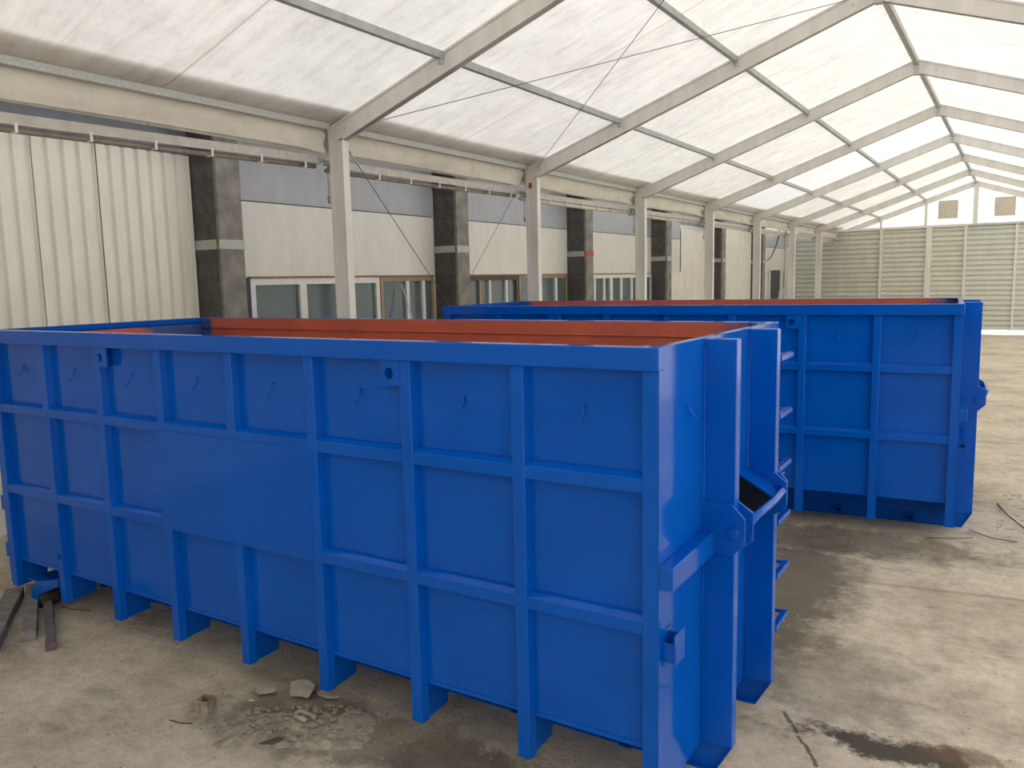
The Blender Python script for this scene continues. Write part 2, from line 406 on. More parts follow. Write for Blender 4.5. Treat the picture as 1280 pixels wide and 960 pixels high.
# windows: (y0, y1, outer frame material, mullions [(y, width, material)])
def window(n, y0, y1, fm, mull, label, fw=.07):
    w = MB(); x0, x1 = XW - .05, XW + .03; zt = WZ1 - .01
    w.box(x0, x1, y0, y0 + fw, WZ0, zt).box(x0, x1, y1 - fw, y1, WZ0, zt).box(x0, x1, y0 + fw, y1 - fw, zt - fw * 1.1, zt).box(x0, x1, y0 + fw, y1 - fw, WZ0, WZ0 + fw)
    o = structure(w.build(f'window_{n}', fm), label)
    for (y, ww, mm) in mull:
        k = MB(); k.box(x0 + .005, x1 + .004, y - ww / 2, y + ww / 2, WZ0 + fw, zt - fw * 1.1); k.build('mullion', mm, o)
    ys_ = [y0 + fw] + sum([[y - ww / 2, y + ww / 2] for (y, ww, mm) in mull], []) + [y1 - fw]
    for a, b_ in zip(ys_[::2], ys_[1::2]):
        if b_ - a > .02:
            k = MB(); k.box(XW - .03, XW - .022, a, b_, WZ0 + fw, zt - fw * 1.1); k.build('pane', GLASS, o)
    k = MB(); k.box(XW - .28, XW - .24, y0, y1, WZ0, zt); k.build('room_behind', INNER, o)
    return o
j = MB(); j.box(XW - .02, XW + .04, 8.86, 8.97, WZ0, WZ1); wall_part(j, 'dark_jamb', NAVY)
window(1, 8.98, 12.12, WHITE, [(10.12, .16, WHITE), (11.1, .12, WHITE)], 'white framed window with three panes beside the first dark pillar', .1)
window(2, 12.15, 13.86, TAN, [(12.98, .09, WHITE), (13.5, .09, WHITE)], 'tan framed window with pale mullions left of the second pillar', .08)
window(3, 14.95, 17.3, BROWN, [(15.62, .10, TAN), (16.02, .07, WHITE), (16.75, .08, WHITE)], 'brown framed window with white mullions right of the second pillar', .1)
window(4, 17.35, 19.88, TAN, [(18.25, .1, TAN), (19.25, .1, WHITE)], 'tan framed window just left of the third pillar', .07)
window(5, 20.6, 26.0, WHITE, [(21.6, .12, WHITE), (22.25, .1, WHITE), (22.75, .18, WHITE), (23.5, .12, WHITE), (24.3, .12, WHITE), (25.1, .1, WHITE)], 'long white framed window with many narrow panes between third and fourth pillars', .1)

# far door of the building
d = MB(); d.box(XW - .02, XW + .05, 41.3, 43.3, 0, 3.25)
dd = structure(d.build('door_1', DARK), 'dark tall door in the building wall at the far end')
h = MB(); h.box(XW - .02, XW + .08, 41.15, 41.3, 0, 3.3).box(XW - .02, XW + .08, 43.3, 43.45, 0, 3.3).box(XW - .02, XW + .08, 41.3, 43.3, 3.25, 3.35); h.build('door_frame', ALU, dd)

# ---------------- concrete pillars of the building (6 m grid)
ordn = ['nearest and widest', 'second nearest', 'third nearest', 'fourth nearest', 'fifth nearest', 'farthest, narrowest looking']
for k in range(6):
    ya = 7.99 + 5.985 * k
    p = empty('concrete_pillar', (XP, ya, 0))
    xb = XW - .02 - XP
    c = MB(); c.box(-.06, 0, .02, .45, 0, 5.84)
    fc = c.build('front_face', CONC, p)
    c = MB(); c.box(xb, -.06, 0, .45, 0, 5.84); c.build('column', BLOCK, p)
    c = MB(); z0 = 3.56 + (.06 if k in (1, 2) else 0)
    c.box(xb, .012, -.012, .0, z0, z0 + .14).box(0, .012, 0, .46, z0, z0 + .14)
    bd = c.build('steel_band', REDM if k == 2 else BAND, p)
    if k == 2:
        bd.data.materials.clear(); bd.data.materials.append(BAND); bd.data.materials.append(REDM)
        for f in bd.data.polygons:
            if f.center.x > -.0005: f.material_index = 1
    c = MB(); c.box(-.03, .02, -.025, -.012, z0 - .01, z0 + .15); c.build('band_clamp', RUST, p)
    lb = {2: 'third nearest dark concrete pillar, with a red stretch on its steel band'}.get(k, ordn[k] + ' dark concrete pillar with a steel band, on the building wall')
    tag(p, lb, 'pillar', 'concrete pillars of the building')

# ---------------- end wall
EW = empty('wall_back', (0, YG, 0)); structure(EW, 'end wall of pale horizontally ribbed cladding below a fabric gable')
def ribbed(mb, x0, x1, z0, z1, y=0, pitch=.235, d=.06):
    n = round((z1 - z0) / pitch); p = (z1 - z0) / n; pts = []
    for i in range(n):
        a = z0 + i * p; pts += [(a, 0.01), (a + .012, -d), (a + p * .55, -d * .8), (a + p * .99, 0.01)]
    pts.append((z1, 0))
    for (a, da), (b_, db) in zip(pts, pts[1:]):
        mb.face([(x0, y + da, a), (x1, y + da, a), (x1, y + db, b_), (x0, y + db, b_)])
GAP = .20
for a, b_, mt in ((-14, -10.51, ENDG), (-10.49, -7.82, ENDG), (-7.80, -5.93, ENDP), (-5.91, -3.81, ENDP), (-3.79, -2.27, ENDP), (-2.25, -.21, ENDG), (-.19, 1.94, ENDG), (1.96, 4.1, ENDG)):
    c = MB(); ribbed(c, a, b_, GAP, 5.16, -.12 if b_ > -2.2 else -.06); c.build('ribbed_panel', mt, EW)
for x, w, z1 in ((-10.5, .12, 5.3), (-5.92, .12, 5.1), (-3.80, .26, 5.1), (-2.25, .1, 5.14), (-.2, .1, 5.14), (1.95, .1, 5.14)):
    c = MB(); c.box(x - w / 2, x + w / 2, -.22, -.10, 0 if w > .2 else GAP, z1); c.build('wall_post', ALU, EW)
c = MB(); c.box(-7.9, 4.1, -.2, -.08, 5.1, 5.22); c.build('top_rail', ALU, EW)
c = MB(); c.box(-2.2, 4.1, -.26, -.1, 5.10, 5.16); c.build('door_rail', GALV, EW)
g = MB(); g.face([(X0, 0, 5.15), (XE, 0, 5.15), (XE, 0, ZE + .1), (XR, 0, ZR), (X0, 0, ZE + .1)]); g.build('gable_membrane', GAB, EW)
for x, w, zt in ((-5.97, .1, 5.76), (-3.98, .12, 6.45), (-1.9, .2, 7.12), (.12, .12, 6.45), (2.1, .1, 5.76)):
    c = MB(); c.box(x - w / 2, x + w / 2, -.14, -.02, 5.2, zt - .1); c.build('gable_post', ALU, EW)
for x in (-3.05, -.72):
    c = MB(); c.box(x - .42, x + .42, -.03, -.01, 5.50, 6.36); c.mi = 0; o = c.build('vent_flap', speck('vent_border', (.55, .50, .42), (.62, .57, .49), 6, .8), EW)
    c = MB(); c.box(x - .30, x + .30, -.045, -.03, 5.62, 6.24); c.build('vent_mesh', VENT, o)

# ---------------- rafters and posts: one portal frame per bay line
def rafter_prof():
    pass
def portal(k):
    y = Y0 + B * k
    o = empty('portal_frame', (0, y, 0)); D = .25 / math.cos(math.atan(SL)); w = .06
    for s_ in (-1, 1):
        c = MB(); xe = X0 if s_ < 0 else XE
        zr = lambda x: ZE + SL * (x - X0)
        pts = [(X0 - .02, zr(X0) - .02), (XR, ZR), (XR, ZR - D), (X0 + .25, zr(X0 + .25) - D), (X0 - .02, zr(X0) - D + .02)]
        # recessed web between two flanges
        P = [(x if s_ < 0 else 2 * XR - x, z) for x, z in pts]
        c.prism(P, 'y', -w * .72, w * .72)
        tp = .03
        for (za, zb) in ((0, tp), (D - tp, D)):
            fl = [(X0, zr(X0) - za), (XR, ZR - za), (XR, ZR - zb), (X0 + (.2 if za else 0), zr(X0 + (.2 if za else 0)) - zb)]
            fl = [(x if s_ < 0 else 2 * XR - x, z) for x, z in fl]
            if za: fl = [(x if s_ < 0 else 2 * XR - x, z) for x, z in [(X0 + .2, zr(X0 + .2) - za), (XR, ZR - za), (XR, ZR - zb), (X0 + .2, zr(X0 + .2) - zb)]]
            c.prism(fl, 'y', -w, w)
        r = c.build('rafter', ALU, o)
        if k < 4:
            for dd_ in (.3, 5.7):
                x = X0 + dd_; z = zr(x) - .14; x = x if s_ < 0 else 2 * XR - x
                q = MB(); q.tube([(x, -w * .72 - .012, z), (x, -w * .72 + .005, z)], .018, 8); q.build('bolt', GALV, r)
        c = MB(); a = X0 if s_ < 0 else XE - .25; ztop = ZE - .14
        c.box(a + .02, a + .23, -w * .8, w * .8, 0, ztop).box(a, a + .045, -w, w, 0, ztop).box(a + .205, a + .25, -w, w, 0, ztop)
        pst = c.build('post', ALU, o)
        if k == 1 and s_ < 0:
            q = MB(); q.box(a + .06, a + .13, -w * .8 - .004, -w * .8, 4.72, 4.82); q.build('red_mark', REDM, pst)
        if k < 6 and s_ < 0:
            q = MB(); q.box(a - .045, a - .02, -.08, -.05, 4.10, 4.2).box(a - .037, a - .029, -.07, -.06, 4.2, 4.6).box(a - .03, a + .01, -.07, -.05, 4.56, 4.6); q.build('strap_hook', GUT, pst)
    c = MB(); c.box(XR - .05, XR + .05, -w - .01, w + .01, ZR - .30, ZR - .03); c.build('ridge_joint', GALV, o)
    nth = ['nearest', 'second', 'third', 'fourth', 'fifth', 'sixth', 'seventh', 'eighth'][k]
    lab = {0: 'nearest aluminium tent frame, its post in front of the flat wall panels and white window',
           1: 'second aluminium tent frame, its left post with a small red mark at the top',
           7: 'farthest aluminium tent frame, against the end wall'}.get(k, nth + ' aluminium tent frame counting from the near left')
    tag(o, lab, 'tent frame', 'aluminium tent frames')
for k in range(8): portal(k)

# ---------------- longitudinal purlins and eave rails
def purlin_line(name, x, w, h, label, dz=0, mat=ALU, brackets=True, side=1):
    o = empty(name, (x, Y0, 0))
    z = zroof(x) - .045 + dz
    for k in range(-6, 7):
        c = MB(); e_ = .062 if brackets else .073; a, b_ = k * B + e_, (k + 1) * B - e_
        c.box(-w / 2, w / 2, a, b_, z - h / 2, z + h / 2); seg = c.build('purlin_bar', mat, o)
        if brackets:
            q = MB(); q.box(-w * .35, w * .35, b_ - .05, b_ - .002, z - h / 2 - .06, z - h / 2); q.build('bracket', GALV, seg)
    return tag(o, label, 'purlin', 'roof purlins')
STEEL = speck('purlin_steel', (.36, .37, .36), (.48, .49, .475), 6, .5, .2)
purlin_line('roof_purlin', -6.07, .07, .09, 'lower grey purlin running along the left roof slope', mat=STEEL)
purlin_line('roof_purlin', -4.03, .07, .09, 'upper grey purlin running along the left roof slope', mat=STEEL)
purlin_line('ridge_purlin', XR, .09, .10, 'purlin running along the roof ridge', dz=-.02, mat=STEEL, brackets=False)
purlin_line('roof_purlin', .13, .07, .09, 'upper purlin of the right roof slope', mat=STEEL)
purlin_line('roof_purlin', 2.17, .07, .09, 'lower purlin of the right roof slope', mat=STEEL)
def side_line(name, x, z0, z1, w, mat, label, cat, dy=.07, seg='rail_bar'):
    o = empty(name, (x, Y0, 0))
    for k in range(-6, 7):
        c = MB(); c.box(-w / 2, w / 2, k * B + dy, (k + 1) * B - dy, z0, z1); c.build(seg, mat, o)
    return tag(o, label, cat)
side_line('eave_rail', -8.0, 5.07, 5.15, .08, GALV, 'galvanised rail under the roof edge along the left side', 'rail')
side_line('eave_rail', XE, 5.07, 5.15, .08, GALV, 'galvanised rail under the right roof edge', 'rail')
# valance fabric strips between posts, one per bay
for k in range(-1, 7):
    c = MB(); a, b_ = k * B + .09, (k + 1) * B - .09
    nseg = 14; rows = [(0, 5.08), (.03, 5.0), (.035, 4.91), (.01, 4.84), (-.005, 4.79)]
    g = []
    for i in range(nseg + 1):
        t = i / nseg; y = a + (b_ - a) * t; ed = max(0, (t - .93) / .07)
        g.append([c.bm.verts.new((-8.08 + dx + .02 * math.sin(9 * t + k) * (j > 1) + .05 * ed * math.sin(j * 2.2), y, z - .03 * ed * j * .3 + .012 * math.sin(5 * t + 2 * k) * (j > 2))) for j, (dx, z) in enumerate(rows)])
    for i in range(nseg):
        for j in range(len(rows) - 1): c.bm.faces.new((g[i][j], g[i][j + 1], g[i + 1][j + 1], g[i + 1][j])).smooth = True
    o = c.build('valance_strip', VAL, None, loc=(0, Y0, 0))
    lab = 'rolled beige side curtain strip above the curtain track, bay ' + {-1: 'left of the nearest tent frame', 0: 'between nearest and second tent frames', 1: 'between second and third tent frames', 2: 'between third and fourth tent frames', 3: 'between fourth and fifth tent frames', 4: 'between fifth and sixth tent frames', 5: 'between sixth and seventh tent frames', 6: 'between seventh and eighth tent frames'}[k]
    tag(o, lab, 'side curtain', 'rolled side curtains')
# gutter standing above the membrane along the eave
c = MB(); c.prism([(-8.42, 5.14), (-7.62, zroof(-7.62) + .10), (-7.62, zroof(-7.62) + .12), (-8.40, 5.16), (-8.40, 5.3), (-8.42, 5.3)], 'y', -6 * B, 7 * B - .35)
tag(c.build('eave_gutter', GALV, None, loc=(0, Y0, 0)), 'metal gutter above the roof edge, shading the membrane along the left eave', 'gutter')
# unseen overhang on the building, added to block sky light
c = MB(); c.box(XW - .3, XW + 2.2, -28, YG + .5, 5.85, 6.15); structure(c.build('sky_block_1', FLAT), 'unseen overhang added to keep sky light off the building wall')
c = MB(); c.face([(XE + .15, -22, 0), (XE + .15, YG, 0), (XE + .15, YG, 5.1), (XE + .15, -22, 5.1)]); structure(c.build('wall_right', SIDE), 'white membrane side wall on the right')
# far end of the hall behind the viewer
c = MB(); yb_ = Y0 - 6 * B
c.prism([(X0, 0), (XE, 0), (XE, ZE), (XR, ZR), (X0, ZE)], 'y', yb_ - .2, yb_)
structure(c.build('wall_front', speck('dark_end_wall', (.10, .11, .12), (.16, .17, .18), 2, .7)), 'closed end wall of the hall behind the viewer')
# curtain track: upper bar, lower pipe, white clips
for k in range(-1, 7):
    y = Y0 + B * k
    o = empty('curtain_track', (-8.16, y, 0)); z0, z1 = (4.60, 4.69) if k < 1 else (4.65, 4.68)
    if k == 0: z0, z1 = 4.65, 4.68
    c = MB(); c.beam((0, .08, z0), (0, B - .08, z1), .05, .105); bar = c.build('track_bar', TRACK, o)
    c = MB(); c.tube([(-.05, .08, z0 - .085), (-.05, B * .5, (z0 + z1) / 2 - .095), (-.05, B - .12, z1 - .085)], .032 if k < 1 else .045, 8); c.build('rolled_pipe', GUT if k < 1 else VAL, o)
    for ya_, yb_, zz_ in ((.012, .12, z0), (B - .12, B - .012, z1)):
        q = MB(); q.box(-.03, .155, ya_, yb_, zz_ - .025, zz_ + .01); q.build('hanger', GALV, o)
    nc = 7 if k < 2 else 9
    for i in range(nc):
        t = (i + .5) / nc; yy = B * t; z = z0 + (z1 - z0) * t
        q = MB(); q.prism([(.024, z - .03), (.036, z - .03), (.036, z - .125), (-.07, z - .125), (-.07, z - .113), (.026, z - .113)], 'y', yy - .014, yy + .014)
        q.build('clip', CLIP, o)
    where = {-1: 'left of the nearest tent frame', 0: 'between nearest and second tent frames', 1: 'between second and third tent frames', 2: 'between third and fourth tent frames', 3: 'between fourth and fifth tent frames', 4: 'between fifth and sixth tent frames', 5: 'between sixth and seventh tent frames', 6: 'between seventh and eighth tent frames'}[k]
    tag(o, 'metal curtain track with white clips ' + where, 'curtain track', 'curtain tracks')
# wire bracing
def wire(p, q, r, label):
    p, q = Vector(p), Vector(q); c = MB(); c.tube([(0, 0, 0), q - p], r, 6)
    d = (q - p).normalized()
    o = c.build('bracing_wire', WIRE, None, loc=p)
    t = MB(); t.tube([d * .25, d * .30, d * .42, d * .47], r * 2.4, 6); t.build('turnbuckle', GALV, o)
    tag(o, label, 'wire', 'tent bracing wires')
RO = -.25
wire((-7.75, Y0 + .08, zroof(-7.75) - .10), (-2.1, Y0 + B - .08, zroof(-2.1) - .12), .005, 'thin roof bracing wire rising from the nearest post towards the ridge')
wire((-7.75, Y0 + B - .08, zroof(-7.75) - .10), (-2.1, Y0 + .08, zroof(-2.1) - .12), .005, 'thin roof bracing wire rising from the second post, crossing the other')
wire((-7.93, Y0 + .1, 4.98), (-7.93, Y0 + B - .1, .05), .006, 'thin side bracing wire falling from the nearest post top past the windows')
wire((-7.97, Y0 + B - .1, 4.98), (-7.97, Y0 + .1, .05), .0045, 'thin side bracing wire falling leftwards from the second post top')
c = MB(); c.tube([(XW + .95, 12.9, 0), (XW + .06, 12.75, 2.98)], .014, 6); o = c.build('leaning_rod', WHITE); tag(o, 'thin pale rod leaning against the tan framed window', 'rod')
# hanging cable on the last wall stretch
c = MB(); pts = []
for i in range(17):
    t = i / 16; pts.append((XW + .05, 38.6 + 4.6 * t, 4.55 - 1.0 * math.sin(math.pi * t) ** .8 + .75 * t * t))
c.tube(pts, .025, 6); tag(c.build('hanging_cable', WIRE), 'dark cable sagging on the far wall beyond the last pillar', 'cable')

# ================================================================== CONTAINER
def build_container():
    T = empty('roll_off_container')
    L0, L1, W, H, FZ = -6.557, .075, 2.40, 2.655, .47     # door end, hook end, width, rim top, floor level
    d = .065                                               # wall plate set back from the rib faces
    g0 = .18                                               # height of the rib feet
    body = MB(); bx = body.box
    t = .006
    # outer skin (blue) and inner skin (primer)
    bx(L0 + .03, L1 - .005, d, d + t, FZ - .02, H - .11); bx(L0 + .03, L1 - .005, W - d - t, W - d, FZ - .02, H - .11)
    bx(L0 + .03, L1 - .01, d + t, W - d - t, FZ - .03, FZ - .015)
    sk = body.build('side_skin', BLUE, T)
    i = MB(); bx = i.box
    bx(L0 + .05, L1 - .03, d + t, d + t + .004, FZ, H - .115); bx(L0 + .05, L1 - .03, W - d - t - .004, W - d - t, FZ, H - .115)
    bx(L0 + .05, L1 - .03, d + t + .004, W - d - t - .004, FZ - .014, FZ)
    bx(L1 - .034, L1 - .03, d + .01, .79, FZ, H - .07); bx(L1 - .034, L1 - .03, 1.61, W - d - .01, FZ, H - .07); bx(L1 - .034, L1 - .03, .79, 1.61, FZ, 1.32); bx(L1 - .034, L1 - .03, .79, 1.61, 1.70, H - .07); bx(L0 + .05, L0 + .054, d + .01, W - d - .01, FZ, H - .07)
    # inner faces of the top rail
    bx(L0 + .055, L1 - .035, d + .012, d + .016, H - .115, H - .004); bx(L0 + .055, L1 - .035, W - d - .016, W - d - .012, H - .115, H - .004)
    i.build('inner_lining', PRIMER, T)
    wl_ = MB(); wl_.tube([(L0 + .06, W - d - .02, H - .118), (L1 - .04, W - d - .02, H - .118)], .005, 6); wl_.build('inner_weld', PRIMER, T)
    # end plate (hook end) reaching down to the feet
    e = MB(); va, vb, za_, zb_ = .80, 1.60, 1.33, 1.69
    e.box(L1, L1 + .008, 0.0, va, g0, H - .001).box(L1, L1 + .008, vb, W, g0, H - .001).box(L1, L1 + .008, va, vb, g0, za_).box(L1, L1 + .008, va, vb, zb_, H - .001); e.build('end_plate', BLUE, T)
    e = MB(); ud = L1 - .85
    e.box(ud, ud + .006, va, vb, za_, zb_).box(ud, L1 + .001, va - .006, va, za_, zb_).box(ud, L1 + .001, vb, vb + .006, za_, zb_).box(ud, L1 + .001, va, vb, za_ - .006, za_).box(ud, L1 + .001, va, vb, zb_, zb_ + .006); e.build('shade_pocket', HOOK_SHADE, T)  # recess added and coloured near-black for the shade between the uprights
    # rim
    for (a, b_) in ((-.018, d + .012), (W - d - .012, W + .018)):
        r = MB(); r.box(L0 - .01, L1 + .012, a, b_, H - .12, H); r.build('top_rail', BLUE, T, .006)
    r = MB(); r.box(L1 - .05, L1 - .002, d + .012, W - d - .012, H - .06, H); r.build('end_rail', BLUE, T, .004)
    r = MB(); r.box(L0 - .01, L0 + .06, d + .012, W - d - .012, H - .06, H); r.build('end_rail', BLUE, T, .004)
    for (y, s_) in ((d + .012, 1), (W - d - .012, -1)):
        r = MB(); r.prism([(L1 - .05, y), (L1 - .05, y + s_ * .16), (L1 - .2, y)], 'z', H - .014, H - .004); r.build('corner_gusset', BLUE, T)
    # ribs
    U = [-.006, -.8064, -1.611, -2.437, -3.247, -4.07, -4.873, -5.70]
    def rib(u0, w, yo, s_, zb, name='rib'):
        q = MB(); tp = .0 if name == 'corner_post' else .012
        yf, yb = (0, d + .003) if s_ > 0 else (W, W - d - .003)
        q.prism([(u0, yf), (u0 + w, yf), (u0 + w + tp, yb), (u0 - tp, yb)], 'z', zb, H - .118); return q.build(name, BLUE, T, .006)
    for s_ in (1, -1):
        for k, u0 in enumerate(U):
            if k == 0: rib(-.012, .088, 0, s_, g0, 'corner_post')
            else: rib(u0, .082, 0, s_, g0)
        q = MB(); yf, yb = (0, d + .003) if s_ > 0 else (W, W - d - .003)
        q.prism([(L0, g0 + .05), (L0 + .03, g0), (L0 + .11, g0), (L0 + .11, H - .118), (L0, H - .118)], 'y', yf, yb); q.build('corner_post', BLUE, T, .006)
        # horizontal rails between ribs
        for (zt, zb) in ((1.966, 1.890), (1.190, 1.118)):
            ends = [(U[k + 1] + .082, (U[k] if k else -.012)) for k in range(7)] + [(L0 + .11, U[7])]
            for k, (a, b_) in enumerate(ends):
                y0_, y1_ = (.004, d) if s_ > 0 else (W - .004, W - d)
                q = MB(); ym = y0_ + (y1_ - y0_) * .55; q.prism([(y0_, zb), (y0_, zt), (ym, zt + .024), (y1_, zt + .028), (y1_, zb - .012)], 'x', a, b_); q.build('rail', BLUE, T, .003)
        # smooth plate over the middle bays
        q = MB(); y0_, y1_ = (-.004, .004) if s_ > 0 else (W - .004, W + .004)
        q.box(U[5] - .02, U[3] + .01, y0_, y1_, 1.115, 1.905); q.build('cover_plate', BLUE, T, .002)
        # bottom edge bead
        ends = [(U[k + 1] + .094, (U[k] if k else -.012) - .012) for k in range(7)] + [(L0 + .11, U[7])]
        for (a, b_) in ends:
            q = MB(); y = d - .008 if s_ > 0 else W - d + .008
            q.box(a, b_, min(y, y + s_ * .02), max(y, y + s_ * .02), FZ - .035, FZ - .008); q.build('bottom_edge', BLUE, T, .004)
            # weld beads beside the ribs
        for k, u0 in enumerate(U[1:]):
            pass
        # tarp hooks: small pins with a bent tip
        for k in range(8):
            a, b_ = ends[k]; um = (a + b_) / 2; yy = d if s_ > 0 else W - d; o_ = -s_
            q = MB(); q.tube([(um, yy, 2.33), (um + .001, yy + o_ * .012, 2.33), (um, yy + o_ * .016, 2.318), (um - .002, yy + o_ * .018, 2.29), (um - .010, yy + o_ * .058, 2.235)], .0065, 6); q.build('tarp_hook', BLUE, T)
        # lifting tabs with a hole
        for (ua, ub, hu) in ((U[2] - .145, U[2] + .01, U[2] - .08), (U[6] + .075, U[6] + .205, U[6] + .11)):
            q = MB(); z0, z1 = 2.375, 2.535; hz = 2.452; n = 16; rr = .036
            y0_, y1_ = (-.002, .012) if s_ > 0 else (W - .012, W + .002)
            ring = [(hu + rr * math.cos(2 * math.pi * j / n), hz + rr * math.sin(2 * math.pi * j / n)) for j in range(n)]
            def outp(x, z):
                dx, dz = x - hu, z - hz; k_ = min([(ub - hu) / dx if dx > 1e-6 else 9e9, (ua - hu) / dx if dx < -1e-6 else 9e9, (z1 - hz) / dz if dz > 1e-6 else 9e9, (z0 - hz) / dz if dz < -1e-6 else 9e9])
                return (hu + dx * k_, hz + dz * k_)
            cor = sorted([(ua, z0), (ub, z0), (ub, z1), (ua, z1)], key=lambda c_: math.atan2(c_[1] - hz, c_[0] - hu))
            for j in range(n):
                i0, i1 = ring[j], ring[(j + 1) % n]; o0, o1 = outp(*i0), outp(*i1)
                a0 = 2 * math.pi * j / n; mids = []
                for c_ in cor:
                    an = math.atan2(c_[1] - hz, c_[0] - hu) % (2 * math.pi)
                    if a0 < an < a0 + 2 * math.pi / n: mids.append(c_)
                poly = [i0, o0] + mids + [o1, i1]
                for yv in (y0_, y1_): q.face([(p_[0], yv, p_[1]) for p_ in poly])
                q.face([(i0[0], y0_, i0[1]), (i1[0], y0_, i1[1]), (i1[0], y1_, i1[1]), (i0[0], y1_, i0[1])])
                oo = [o0] + mids + [o1]
                for p_, p2 in zip(oo, oo[1:]): q.face([(p_[0], y0_, p_[1]), (p2[0], y0_, p2[1]), (p2[0], y1_, p2[1]), (p_[0], y1_, p_[1])])
            tb = q.build('lifting_tab', BLUE, T)
            q = MB(); q.tube([(hu, y1_ if s_ > 0 else y0_, hz), (hu, .062 if s_ > 0 else W - .062, hz)], rr + .003, 16, caps=False); q.build('hole_shade_tube', BLUE, tb)  # tube added behind the hole to keep it in shade
    # uprights at the hook end
    for yv, s_ in ((.70, -1), (1.62, 1)):
        q = MB(); q.box(L1 + .008, .272, yv, yv + .085, g0 - .0, H - .005); up = q.build('upright', BLUE, T, .005)
        q = MB(); q.tube([(L1 + .012, yv - .004, g0 + .02), (L1 + .012, yv - .004, H - .05)], .006, 6); q.build('weld', BLUE, up)
    # runners with raked nose
    for yv in (.70, 1.62):
        q = MB(); q.prism([(L0 + .35, .0), (.165, 0), (.262, g0), (.262, g0 + .001), (L1 - .002, g0 + .002), (L1 - .002, FZ - .03), (L0 + .05, FZ - .03), (L0 + .05, .16)], 'y', yv + .03, yv + .045)
        q.prism([(L0 + .35, 0), (.165, 0), (.17, .012), (L0 + .35, .012)], 'y', yv - .01, yv + .085)
        q.prism([(.16, .0), (.168, -.0), (.272, g0), (.26, g0)], 'y', yv, yv + .085)
        rn = q.build('runner', BLUE, T, .003)
        for k in range(8):
            u = -.38 - .81 * k; sd_ = -1 if yv < 1 else 1; a0 = yv + .03 if sd_ < 0 else yv + .045
            q = MB(); y0_, y1_ = sorted((a0, a0 + sd_ * .13))
            q.box(u - .045, u + .045, y0_, y1_, .05, .058).box(u - .045, u + .045, y0_, y1_, .117, .125).box(u - .045, u - .037, y0_, y1_, .058, .117).box(u + .037, u + .045, y0_, y1_, .058, .117)
            q.build('bracket', BLUE, rn)
    # cross members behind each rib
    for k, u0 in enumerate(U + [L0 + .02]):
        if k == 0: continue
        q = MB(); q.prism([(.01, g0), (.29, g0 + .012), (.31, g0 + .12), (.72, g0 + .12), (.72, FZ - .03), (.01, FZ - .03)], 'x', u0 + .008, u0 + .075)
        q.prism([(W - .01, g0), (W - .29, g0 + .012), (W - .31, g0 + .12), (W - .72, g0 + .12), (W - .72, FZ - .03), (W - .01, FZ - .03)], 'x', u0 + .008, u0 + .075)
        q.box(u0 + .01, u0 + .073, .72, W - .72, g0 + .12, FZ - .03)
        q.build('cross_member', BLUE, T, .003)
    # hook bracket plates, pins, hook bar with inclined wings
    z_ = lambda v: v + .18
    def octa(q, y0_, y1_, e):
        q.prism([(L1 + .008, z_(1.215)), (.26, z_(1.205)), (.335 + e, z_(1.28)), (.335 + e, z_(1.435 + e * .6)), (.255 + e * .4, z_(1.515)), (L1 + .008, z_(1.515))], 'y', y0_, y1_)
    for yv, s_ in ((.70, -1), (1.62, 1)):
        yo = yv if s_ < 0 else yv + .085; yi = yv + .085 if s_ < 0 else yv
        q = MB(); octa(q, *sorted((yo, yo + s_ * .014)), 0); b1 = q.build('hook_bracket', BLUE, T, .002)
        q = MB(); octa(q, *sorted((yi, yi - s_ * .014)), .02); q.build('hook_bracket', BLUE, T, .002)
        q = MB(); q.tube([(.275, yo, z_(1.35)), (.275, yo + s_ * .045, z_(1.35))], .032, 16); q.tube([(.275, yo + s_ * .045, z_(1.35)), (.275, yo + s_ * .05, z_(1.35))], .024, 16); q.build('pin', BLUE, T, .003)
        ya, yb_ = sorted((yi - s_ * .014, yi - s_ * .20))
        q = MB(); q.prism([(L1 + .008, z_(1.525)), (L1 + .008, z_(1.51)), (.32, z_(1.375)), (.335, z_(1.385))], 'y', ya, yb_); hw = q.build('hook_wing', BLUE, T, .002)
        yw = ya if s_ > 0 else yb_ - .006
        q = MB(); q.prism([(L1 + .008, z_(1.505)), (.318, z_(1.372)), (.31, z_(1.33)), (L1 + .008, z_(1.21))], 'y', yw + .001, yw + .006); q.build('wing_shade_plate', HOOK_SHADE, hw)  # added plate, its dark colour stands in for shade under the wing
    q = MB(); yA, yB = .80, 1.60; pts = [(.19, yA + .02, z_(1.30))]
    pts = [(.30, yA - .01, z_(1.345)), (.335, yA + .02, z_(1.39)), (.355, yA + .06, z_(1.42)), (.362, yA + .15, z_(1.425)), (.37, (yA + yB) / 2, z_(1.425)), (.362, yB - .15, z_(1.425)), (.35, yB - .06, z_(1.42)), (.325, yB - .02, z_(1.41)), (.28, yB - .0, z_(1.40))]
    q.tube(pts, .024, 14); q.build('hook_bar', BLUE, T)
    # diagonal square braces on the end plate
    for s_ in (1, -1):
        yf = lambda v: v if s_ > 0 else W - v
        q = MB(); q.beam((L1 + .045, yf(.01), z_(1.22)), (L1 + .045, yf(.70), z_(1.30)), .075, .11, up=(0, 0, 1)) if False else None
        q = MB(); q.prism([(yf(.0), z_(1.205)), (yf(.0), z_(1.335)), (yf(.70), z_(1.345)), (yf(.70), z_(1.205))], 'x', L1 + .008, L1 + .085); q.build('brace', BLUE, T, .005)
        q = MB(); q.tube([(L1 + .006, yf(.40), z_(2.12)), (L1 + .02, yf(.40), z_(2.12)), (L1 + .024, yf(.405), z_(2.10)), (L1 + .055, yf(.45), z_(2.04))], .0065, 6); q.build('tarp_hook', BLUE, T)
